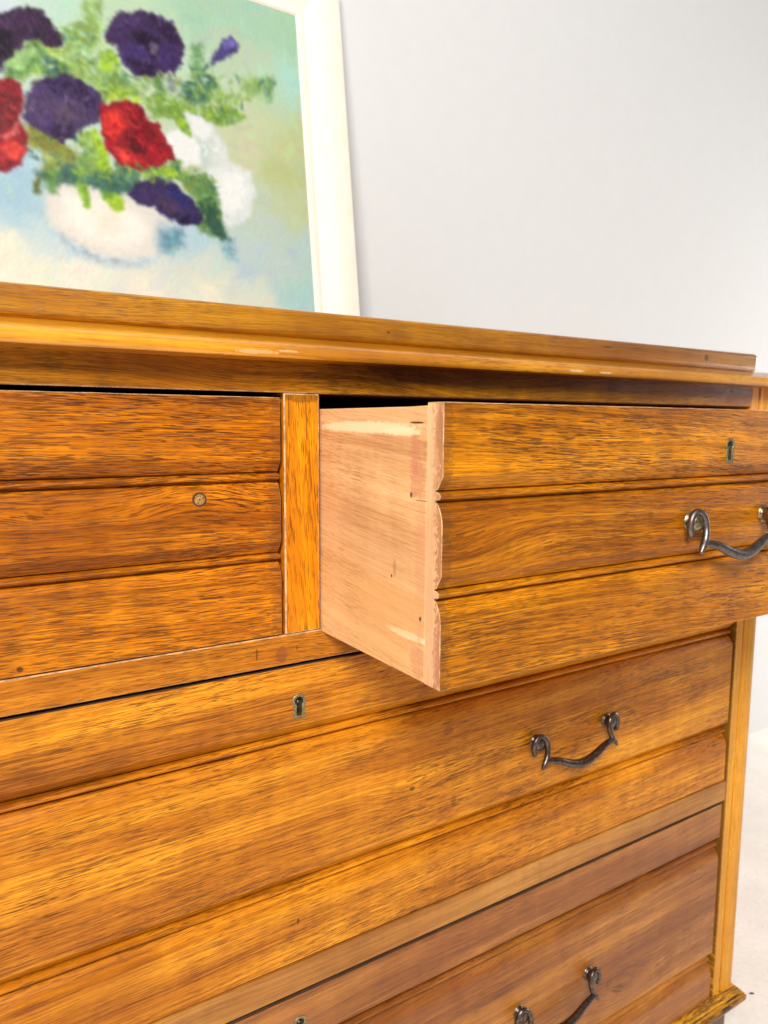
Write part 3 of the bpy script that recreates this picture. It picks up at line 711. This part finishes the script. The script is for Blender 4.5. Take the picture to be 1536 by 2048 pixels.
 ([(128, 168, 66), (98, 140, 74), (66, 108, 92), (146, 180, 98), (160, 200, 42), (140, 140, 52), (46, 84, 66), (90, 130, 110)], 300.0, 6.5, [(-414.4,250.5), (-355.5,263.3), (-326.6,234), (-242,247.5), (-197.3,240.2), (-191.8,177.2), (-220.8,185.5), (-249.2,233.7), (-293.4,210.4), (-334.3,203.1), (-399.4,202.8), (-415.8,227.8)]),
 ((58, 30, 66), 1.6, 2.0, [(-498,338.2), (-470.8,367.6), (-434.3,374.6), (-418.7,384), (-404.2,392.9), (-390.2,389.3), (-382.9,380), (-375.4,373.7), (-371.2,356.2), (-384.8,351), (-397.5,356), (-410.6,352.3), (-422.1,329.5), (-432.6,321.2), (-438.3,308.6), (-468.3,292.8), (-495.6,301.7)]),
 ((84, 48, 92), 2.4, 2.4, [(-418.9,380.6), (-403.3,386.7), (-390.8,380.6), (-386,373.5), (-404.3,370.9), (-415,362.2)]),
 ((34, 16, 40), 2.4, 2.4, [(-435.4,356.3), (-420.4,357.9), (-424.1,337.3), (-434.8,326.1), (-451.7,329.7)]),
 ((96, 62, 110), 2.4, 2.4, [(-434.5,370.3), (-421.9,374.1), (-427.7,361.3), (-442.7,356.9)]),
 ((150, 190, 120), 2.0, 2.0, [(-430.3,319), (-410.8,349.4), (-398.1,347.3), (-407,328), (-423.4,309.7)]),
 ((70, 42, 100), 1.6, 2.0, [(-320.9,386.5), (-315.7,401.4), (-303.3,414), (-279.1,424.4), (-257.8,426.2), (-239.4,422.4), (-228.1,403.8), (-226.4,391.8), (-235.3,367.5), (-243.7,360.6), (-259.5,355), (-272.4,344.9), (-290.4,343.9), (-301.5,353.1), (-306.5,365.2), (-311.7,374.2), (-320.3,374.8)]),
 ((92, 66, 128), 2.8, 2.4, [(-313,397.7), (-291.5,416.1), (-279.6,416.6), (-293.1,391.5), (-308.4,381.1)]),
 ((52, 28, 70), 2.4, 2.4, [(-267.3,420.3), (-242.8,418.3), (-231.6,399.7), (-241.4,393.8), (-261.9,409.6)]),
 ((36, 14, 48), 2.4, 2.4, [(-289.9,395.4), (-271.6,400.7), (-260.1,391.7), (-258.2,373.8), (-270.9,367.3), (-282.1,379.5)]),
 ((82, 60, 140), 2.0, 1.6, [(-303.1,373.7), (-287.8,382.4), (-276,381.2), (-270.7,370.4), (-280.5,358.6), (-295.6,354.7)]),
 ((46, 26, 66), 2.0, 1.6, [(-298.1,360), (-280.4,360.2), (-265.1,362.7), (-265.9,350.2), (-284.3,345.5)]),
 ((120, 108, 130), 2.0, 1.6, [(-267.9,389.5), (-260.3,388.6), (-262.7,375.6), (-268.7,377.1)]),
 ((76, 52, 124), 2.4, 2.0, [(-257.4,386.3), (-238,397.9), (-234.9,373.8), (-249.8,362.1), (-258.7,367.5)]),
 ((92, 78, 160), 1.6, 1.6, [(-193.8,384.8), (-182.5,403.8), (-174.7,418.9), (-160.5,427.8), (-152.1,415.5), (-158.7,405.5), (-176.5,394.2), (-190.7,381.7)]),
 ((118, 108, 190), 1.6, 1.2, [(-175,415.6), (-160.8,424.5), (-156.2,416), (-172.2,406.7)]),
 ((86, 62, 118), 1.6, 2.0, [(-416.5,278), (-408.8,299.4), (-395.1,311.3), (-376,321.9), (-357,323.9), (-341,316.3), (-330.4,307.1), (-327.9,292.9), (-338,275.9), (-355.3,266.2), (-366.9,255), (-378.5,241.7), (-391.2,249.8), (-406.6,252.2), (-417.6,260.9)]),
 ((66, 42, 92), 2.4, 2.4, [(-373.5,319.7), (-354.4,321.6), (-333.4,303.4), (-331.5,289.1), (-353.6,292.8), (-369.2,303.5)]),
 ((112, 88, 138), 2.8, 2.4, [(-412.3,284.6), (-393.6,294.7), (-386.7,279.3), (-401,259), (-413.5,264.7)]),
 ((120, 96, 120), 2.8, 2.4, [(-383.5,288.6), (-359.1,291.5), (-357.5,274.5), (-377,264.3), (-389.9,270)]),
 ((54, 32, 74), 2.0, 2.0, [(-390.6,258.5), (-368.9,266.1), (-366.9,255), (-378.3,244), (-388.7,247.5)]),
 ((58, 40, 96), 2.0, 2.0, [(-392.7,309.1), (-373.5,319.7), (-369,306.4), (-385.6,296.6)]),
 ((180, 26, 38), 1.6, 1.6, [(-478,287.6), (-453.4,302), (-438.8,300.2), (-426.2,304.8), (-417.7,300), (-416.9,283.4), (-421.9,260), (-416.1,244.5), (-415.5,225), (-424.6,209.3), (-437.7,199.3), (-459.8,197.1), (-482.4,214.2)]),
 ((110, 34, 40), 2.4, 2.0, [(-444.9,282.3), (-427.1,289.3), (-423.1,273.6), (-429.7,247.1), (-442.6,238.8), (-451.5,253.3)]),
 ((226, 74, 62), 2.0, 2.0, [(-443.3,227.7), (-427.9,236.4), (-418.2,230.1), (-426.8,214.4), (-441.9,211.5)]),
 ((220, 120, 110), 1.6, 1.2, [(-442.7,237.4), (-429.7,247.1), (-421.4,260.1), (-424.8,245.4), (-438,234.3)]),
 ((188, 16, 32), 1.2, 2.0, [(-335.4,294.1), (-322.2,302.6), (-304.4,309.8), (-286.8,308.5), (-278.9,292.1), (-264,289.3), (-259,271.9), (-249,260.1), (-250.7,248.9), (-267.3,239.5), (-292.2,227.8), (-315.4,230.3), (-326.3,240), (-333.3,262.2)]),
 ((232, 56, 44), 2.0, 2.0, [(-331.5,289.1), (-314,296.2), (-306.4,280), (-319.3,259.3), (-330.2,265.8)]),
 ((160, 14, 32), 2.0, 2.0, [(-299.4,296.5), (-284.2,303.1), (-276.5,283.5), (-261.7,277.5), (-266.1,258.2), (-287.3,256.9), (-298.3,269.7)]),
 ((120, 12, 30), 2.0, 2.0, [(-305.7,268.1), (-289.7,265.5), (-284.9,248.3), (-299.9,245.3), (-308.2,252.6)]),
 ((236, 70, 60), 2.0, 2.0, [(-322.8,249.6), (-302.5,250.8), (-294.5,237.3), (-309.5,232.9)]),
 ((218, 30, 46), 2.0, 2.0, [(-281.2,258.2), (-259.8,259.5), (-257.6,247.6), (-279.4,240.3)]),
 ((62, 40, 108), 1.2, 1.6, [(-307.6,195.9), (-296.2,212.9), (-274.5,223.5), (-250.3,218), (-229.2,203), (-217.3,179.7), (-224.8,173.2), (-241.1,169.2), (-259.5,173.2), (-277,185.8), (-298,184.8)]),
 ((54, 50, 140), 2.0, 1.6, [(-262.6,218.9), (-244.4,212.9), (-229.6,196.6), (-239.5,191.9), (-254.5,201.8)]),
 ((84, 58, 120), 2.0, 1.6, [(-299.8,203.2), (-281.3,212.5), (-270.1,199.2), (-285.9,189)]),
 ((96, 72, 104), 2.4, 2.0, [(-269.9,202.3), (-251.6,199.2), (-240.4,179.3), (-256,180), (-270.7,189.9)]),
 ((40, 22, 76), 2.0, 1.6, [(-256,180), (-237,182.9), (-224.7,175.4), (-241,169.8)]),
 ([(60, 32, 80), (96, 70, 130), (44, 22, 60), (110, 84, 140), (70, 44, 104)], 90.0, 5.5, [(-320.9,386.5), (-303.4,412.5), (-279.2,422.8), (-239.6,420.8), (-227.4,391.5), (-243.7,360.6), (-272.2,347.1), (-301.4,354.6)]),
 ([(60, 32, 80), (100, 76, 128), (56, 36, 80), (124, 98, 140), (84, 60, 116)], 110.0, 6.0, [(-415.2,278.3), (-395.3,308.4), (-376.2,319), (-341.2,313.3), (-329.9,292.5), (-355.2,267.7), (-378.2,246.9), (-406.4,255)]),
 ([(170, 12, 30), (222, 46, 42), (130, 10, 28), (228, 70, 60), (186, 22, 38)], 110.0, 5.5, [(-334,294.4), (-304.5,307.3), (-278.9,292.1), (-260.6,271.6), (-250.9,255.1), (-292,230.3), (-326.3,240)]),
 ([(44, 24, 56), (80, 48, 88), (34, 18, 44), (96, 64, 110)], 70.0, 6.0, [(-459.8,354.7), (-418.9,380.6), (-393.1,385.6), (-375.6,370.8), (-389.9,352.4), (-421.6,338), (-452.7,313.1)]),
 ([(190, 30, 44), (226, 74, 62), (130, 30, 40), (210, 60, 60)], 60.0, 5.5, [(-454,290.9), (-426.4,300.6), (-418.7,283), (-421.8,254.4), (-418.6,224.4), (-439.9,203.6), (-459.1,208.1)]),
 ([(240, 242, 240), (214, 222, 218), (248, 248, 246), (226, 232, 226)], 90.0, 6.0, [(-231.3,310.6), (-196.4,301.1), (-179.2,259.7), (-146,243.2), (-159.9,195), (-188.2,180.9), (-198.2,227.3), (-221.6,267.2)]),
 ([(54, 36, 96), (80, 58, 120), (52, 50, 140), (40, 24, 76)], 50.0, 5.5, [(-306.1,196.1), (-274.6,221.3), (-229.2,203), (-221.3,177.5), (-259.3,176.4)]),
 ([(66, 36, 84), (58, 30, 76), (88, 62, 120)], 60.0, 6.5, [(-325.5,386.4), (-306.3,415), (-279.7,426.4), (-236,424.3), (-222.6,392), (-240.6,357.9), (-272,343.1), (-304.1,351.4)]),
 ([(70, 48, 96), (84, 60, 116), (60, 38, 84)], 60.0, 6.5, [(-419.1,277.6), (-397.3,310.8), (-376.3,322.4), (-337.7,316.2), (-325.2,293.2), (-353.1,266), (-378.4,243.1), (-409.5,252.1)]),
 ([(180, 18, 36), (206, 36, 44), (150, 12, 32)], 60.0, 6.0, [(-338,296.8), (-305.7,311), (-277.5,294.3), (-257.3,271.8), (-246.5,253.5), (-291.9,226.3), (-329.5,237.1)]),
 ([(128, 168, 66), (98, 140, 74), (146, 180, 98), (160, 200, 42), (66, 108, 92)], 70.0, 6.5, [(-340.9,231.3), (-291.7,234.8), (-242.2,244.4), (-230.7,227.8), (-293.2,213.4), (-331.1,209.6)]),
 ([(128, 168, 66), (98, 140, 74), (66, 108, 92), (150, 190, 120)], 40.0, 6.0, [(-330.5,348.4), (-310.8,344.7), (-272.5,342.4), (-286,320.8), (-326.7,319.8)]),
]
GROUND = [
 (-426.1, 386.7, (205, 222, 222)),
 (-368.8, 392.8, (190, 220, 200)),
 (-508.4, 314.1, (190, 215, 210)),
 (-311.4, 422, (190, 215, 180)),
 (-202.9, 442.7, (168, 206, 176)),
 (-152, 402.4, (190, 208, 178)),
 (-133.7, 463.5, (168, 208, 180)),
 (-80.4, 448.9, (170, 208, 176)),
 (-73.5, 389.5, (178, 222, 206)),
 (-118.5, 378.2, (186, 216, 186)),
 (-132.8, 328.3, (200, 212, 170)),
 (-79.4, 309.7, (196, 206, 150)),
 (-105.6, 257.2, (190, 200, 140)),
 (-147.2, 275.8, (206, 210, 170)),
 (-86.3, 216.6, (196, 208, 162)),
 (-132.4, 186, (196, 212, 196)),
 (-75.4, 160.3, (186, 212, 206)),
 (-95.2, 96.9, (176, 212, 208)),
 (-158.6, 116.8, (186, 210, 216)),
 (-121.8, 134.3, (196, 212, 206)),
 (-229.5, 152.7, (182, 212, 222)),
 (-276.3, 106.6, (214, 222, 214)),
 (-218.9, 119.5, (214, 222, 208)),
 (-431.4, 180.3, (166, 200, 218)),
 (-433.8, 141.1, (180, 210, 222)),
 (-398.8, 129.3, (200, 220, 222)),
 (-519.4, 128.4, (180, 210, 222)),
 (-443.1, 112.2, (240, 236, 214)),
 (-374.5, 95.3, (240, 238, 218)),
 (-289.7, 86.8, (242, 234, 214)),
 (-211.5, 85.4, (238, 236, 212)),
 (-153.9, 84.5, (222, 226, 206)),
 (-427.2, 86.5, (240, 238, 214)),
 (-500.6, 65, (240, 238, 214)),
 (-233.5, 233.5, (196, 212, 180)),
 (-282.3, 376.4, (200, 222, 200)),
 (-343.7, 359.5, (190, 216, 180)),
]

pic = bpy.data.objects.new('framed_painting', None)
COL.objects.link(pic)
TH = math.atan(0.138)
pic.location = (0.3304, 0.44, 0.0566)
pic.rotation_euler = (-TH, 0, 0)
pic['label'] = 'cream framed oil painting of purple and red flowers leaning on the wall'
pic['category'] = 'painting'
FW, FH, FT = 0.066, 0.548, 0.026
U0 = -0.632
prof = [(0.0, 0.0), (0.0, -0.0225), (0.0015, -0.0252), (0.004, -0.026), (0.024, -0.0255), (0.030, -0.0235), (0.046, -0.0175), (0.0545, -0.0150), (0.0560, -0.0165), (0.0600, -0.0172), (0.0635, -0.0165), (FW, -0.0140), (FW, 0.0)]
# prof: (distance in from the outer edge, y); picture local axes x = right, y = into the wall, z = up
corners = [(U0, 0.0), (0.0, 0.0), (0.0, FH), (U0, FH)]
inw = [(1, 1), (-1, 1), (-1, -1), (1, -1)]
for i in range(4):
    j = (i + 1) % 4
    n = len(prof)
    vs = []
    for c_ in (i, j):
        for d_, y_ in prof:
            vs.append((corners[c_][0] + inw[c_][0] * d_, y_ + 0.026, corners[c_][1] + inw[c_][1] * d_))
    fs = [(k, (k + 1) % n, n + (k + 1) % n, n + k) for k in range(n)] + [tuple(range(n))[::-1], tuple(range(n, 2 * n))]
    bb = MB(); bb.add(vs, fs)
    bb.build('frame_rail', CREAM, pic, smooth=28)
# the painted canvas: brush strokes laid into a colour attribute of a fine sheet
def paint():
    u0, u1, v0, v1 = U0 * 1000 + 61, -61.0, 61.0, FH * 1000 - 61
    st = 1.1
    nx, nz = int((u1 - u0) / st) + 1, int((v1 - v0) / st) + 1
    us = np.linspace(u0, u1, nx); vs = np.linspace(v0, v1, nz)
    UU, VV = np.meshgrid(us, vs)
    rs = np.random.RandomState(5)
    def smooth_noise(cell_u, cell_v, seed):
        r = np.random.RandomState(seed)
        gu, gv = int((u1 - u0) / cell_u) + 3, int((v1 - v0) / cell_v) + 3
        g = r.rand(gv, gu) - 0.5
        fu = (UU - u0) / cell_u; fv = (VV - v0) / cell_v
        iu = fu.astype(int); iv = fv.astype(int); fu = fu - iu; fv = fv - iv
        fu = fu * fu * (3 - 2 * fu); fv = fv * fv * (3 - 2 * fv)
        return (g[iv, iu] * (1 - fu) + g[iv, iu + 1] * fu) * (1 - fv) + (g[iv + 1, iu] * (1 - fu) + g[iv + 1, iu + 1] * fu) * fv
    lin = lambda c_: np.where(c_ <= 0.04045, c_ / 12.92, ((c_ + 0.055) / 1.055) ** 2.4)
    # ground: blended patches with loose dabs
    WU = UU + 26 * smooth_noise(24, 24, 1) + 12 * smooth_noise(9, 9, 2); WV = VV + 26 * smooth_noise(24, 24, 3) + 12 * smooth_noise(9, 9, 4)
    acc = np.zeros((nz, nx, 3)); ws = np.zeros((nz, nx))
    for (gu, gv, gc) in GROUND:
        w_ = 1.0 / (((WU - gu) ** 2 + (WV - gv) ** 2) + 120.0) ** 1.6
        acc += w_[..., None] * np.array(gc) / 255.0; ws += w_
    img = acc / ws[..., None]
    def dab(cu, cv, a, b_, ang, colr, al):
        ca, sa = math.cos(ang), math.sin(ang)
        R_ = max(a, b_) * 1.3
        i0, i1 = max(0, int((cu - R_ - u0) / st)), min(nx, int((cu + R_ - u0) / st) + 2)
        j0, j1 = max(0, int((cv - R_ - v0) / st)), min(nz, int((cv + R_ - v0) / st) + 2)
        if i1 <= i0 or j1 <= j0: return
        x_ = UU[j0:j1, i0:i1] - cu; z_ = VV[j0:j1, i0:i1] - cv
        p_ = (x_ * ca + z_ * sa) / a; q_ = (-x_ * sa + z_ * ca) / b_
        r_ = np.sqrt(p_ * p_ + q_ * q_) + 0.5 * fn[j0:j1, i0:i1]
        m_ = np.clip((1.1 - r_) / 0.5, 0, 1) * al
        img[j0:j1, i0:i1] = img[j0:j1, i0:i1] * (1 - m_[..., None]) + np.array(colr) * m_[..., None]
    fn = smooth_noise(3, 3, 8) + 0.6 * smooth_noise(1.6, 1.6, 9)
    for k in range(900):
        cu = rs.uniform(u0, u1); cv = rs.uniform(v0, v1)
        i_ = min(nx - 1, int((cu - u0) / st)); j_ = min(nz - 1, int((cv - v0) / st))
        cc = img[j_, i_] + rs.normal(0, 0.022, 3)
        dab(cu, cv, rs.uniform(7, 18), rs.uniform(3, 6), rs.uniform(-0.9, 2.2), cc, 0.55)
    n_a, n_b, n_c, n_d = smooth_noise(6, 6, 11), smooth_noise(6, 6, 12), smooth_noise(2.6, 2.6, 13), smooth_noise(2.6, 2.6, 14)
    def inside(poly, q):
        c_ = False
        for k in range(len(poly)):
            a, b_ = poly[k], poly[(k + 1) % len(poly)]
            if (a[1] > q[1]) != (b_[1] > q[1]) and q[0] < (b_[0] - a[0]) * (q[1] - a[1]) / (b_[1] - a[1]) + a[0]: c_ = not c_
        return c_
    for si, (colr, fe, wa, poly) in enumerate(STROKES):
        p_ = np.array(poly)
        if isinstance(colr, list):      # a scatter of small brush dabs
            lo = p_.min(0); hi = p_.max(0)
            for k in range(int(fe)):
                q = (rs.uniform(lo[0], hi[0]), rs.uniform(lo[1], hi[1]))
                if not inside(poly, q): continue
                pc = np.array(colr[rs.randint(len(colr))]) / 255.0 * rs.uniform(0.9, 1.1)
                dab(q[0], q[1], wa * rs.uniform(0.6, 1.3), wa * rs.uniform(0.22, 0.45), rs.uniform(0, 3.14), np.clip(pc, 0, 1), rs.uniform(0.3, 0.65))
            continue
        lo = p_.min(0) - 8; hi = p_.max(0) + 8
        i0, i1 = max(0, int((lo[0] - u0) / st)), min(nx, int((hi[0] - u0) / st) + 2)
        j0, j1 = max(0, int((lo[1] - v0) / st)), min(nz, int((hi[1] - v0) / st) + 2)
        if i1 <= i0 or j1 <= j0: continue
        sl = (slice(j0, j1), slice(i0, i1))
        x_ = UU[sl] + wa * (2.4 * n_a[sl] + 1.6 * n_c[sl]); z_ = VV[sl] + wa * (2.4 * n_b[sl] + 1.6 * n_d[sl])
        ins = np.zeros(x_.shape, bool); d2_ = np.full(x_.shape, 1e9)
        for k in range(len(p_)):
            a = p_[k]; b_ = p_[(k + 1) % len(p_)]
            e = b_ - a
            t_ = np.clip(((x_ - a[0]) * e[0] + (z_ - a[1]) * e[1]) / (e @ e + 1e-9), 0, 1)
            d2_ = np.minimum(d2_, (x_ - a[0] - t_ * e[0]) ** 2 + (z_ - a[1] - t_ * e[1]) ** 2)
            cr = ((a[1] > z_) != (b_[1] > z_))
            with np.errstate(divide='ignore', invalid='ignore'):
                xi = (b_[0] - a[0]) * (z_ - a[1]) / (b_[1] - a[1] + 1e-12) + a[0]
            ins ^= cr & (x_ < xi)
        sd = np.where(ins, np.sqrt(d2_), -np.sqrt(d2_))
        fe = fe * 1.8
        al = np.clip(sd / fe * 0.5 + 0.55, 0, 1)
        al = al * al * (3 - 2 * al) * 0.94
        ang = rs.uniform(0, math.pi)
        str_ = np.sin((UU[sl] * math.cos(ang) + VV[sl] * math.sin(ang)) * 0.45 + 9 * n_a[sl]) * 0.22 + 0.45 * n_c[sl] + 0.9 * n_b[sl]
        cc = np.array(colr) / 255.0
        if colr[2] > colr[1] * 1.2 and colr[1] < 100: cc = cc * 0.74
        var = cc[None, None] * (1 + (0.03 if min(colr) > 185 else 0.30) * str_[..., None]) + (0.006 if min(colr) > 185 else 0.03) * n_d[sl][..., None] * np.array([1, 0.6, 1.2])
        img[sl] = img[sl] * (1 - al[..., None]) + var * al[..., None]
    for k in range(4):
        q_ = np.pad(img, ((1, 1), (1, 1), (0, 0)), mode='edge')
        img = 0.4 * img + 0.15 * (q_[:-2, 1:-1] + q_[2:, 1:-1] + q_[1:-1, :-2] + q_[1:-1, 2:])
    img = np.clip(img, 0.01, 0.97) * 0.90
    hz = 0.00025 * (fn + n_c)
    verts = np.stack([UU / 1000, 0.0125 + hz, VV / 1000], -1).reshape(-1, 3)
    idx = np.arange(nx * nz).reshape(nz, nx)
    q_ = np.stack([idx[:-1, :-1], idx[:-1, 1:], idx[1:, 1:], idx[1:, :-1]], -1).reshape(-1, 4)
    me = bpy.data.meshes.new('canvas')
    me.vertices.add(len(verts)); me.vertices.foreach_set('co', verts.ravel())
    me.loops.add(len(q_) * 4); me.loops.foreach_set('vertex_index', q_.ravel())
    me.polygons.add(len(q_)); me.polygons.foreach_set('loop_start', np.arange(len(q_)) * 4)
    me.polygons.foreach_set('use_smooth', np.ones(len(q_), bool))
    me.update(calc_edges=True)
    at_ = me.color_attributes.new('paint', 'FLOAT_COLOR', 'POINT')
    rgba = np.ones((nx * nz, 4)); rgba[:, :3] = lin(img).reshape(-1, 3)
    at_.data.foreach_set('color', rgba.ravel())
    N = NT('oil_paint')
    an = N.new('ShaderNodeAttribute'); an.attribute_name = 'paint'
    N.link(an.outputs['Color'], N.bsdf.inputs['Base Color'])
    P, X, Y, Z = N.pos()
    wv = N.math('MULTIPLY', N.math('SINE', N.math('MULTIPLY', X, 5200.0)), N.math('SINE', N.math('MULTIPLY', Z, 5200.0)))
    N.link(N.bump(wv, 0.15, 0.0002), N.bsdf.inputs['Normal'])
    N.bsdf.inputs['Roughness'].default_value = 0.55
    N.bsdf.inputs['Specular IOR Level'].default_value = 0.25
    me.materials.append(N.mat)
    o = bpy.data.objects.new('canvas', me)
    COL.objects.link(o)
    o.parent = pic
paint()
bb = MB(); bb.box(U0 + 0.06, -0.06, 0.0150, 0.0255, 0.06, FH - 0.06)
bb.build('backing_board', W_in, pic)

# a dark crumb on the floor beside the chest
bb = MB()
vs = [(0.0036 * math.cos(a) * (1.3 if k % 2 else 1.0), 0.0014 * math.sin(a) * (1.2 if k % 3 else 0.9), 0.0) for k, a in enumerate([j * math.pi / 5 for j in range(10)])]
vs += [(0.6 * x, 0.6 * y, 0.0012) for x, y, z in vs]
bb.add(vs, [(k, (k + 1) % 10, 10 + (k + 1) % 10, 10 + k) for k in range(10)] + [tuple(range(10, 20)), tuple(range(9, -1, -1))])
cr = bb.build('floor_crumb', plain('dark_crumb', (0.06, 0.05, 0.045, 1), 0.8, var=0.3, scale=300))
cr.location = (0.7202, 0.0444, -0.7999); cr.rotation_euler = (0, 0, -0.5)
cr['label'] = 'tiny dark crumb lying on the pale floor beside the chest'
cr['category'] = 'crumb'
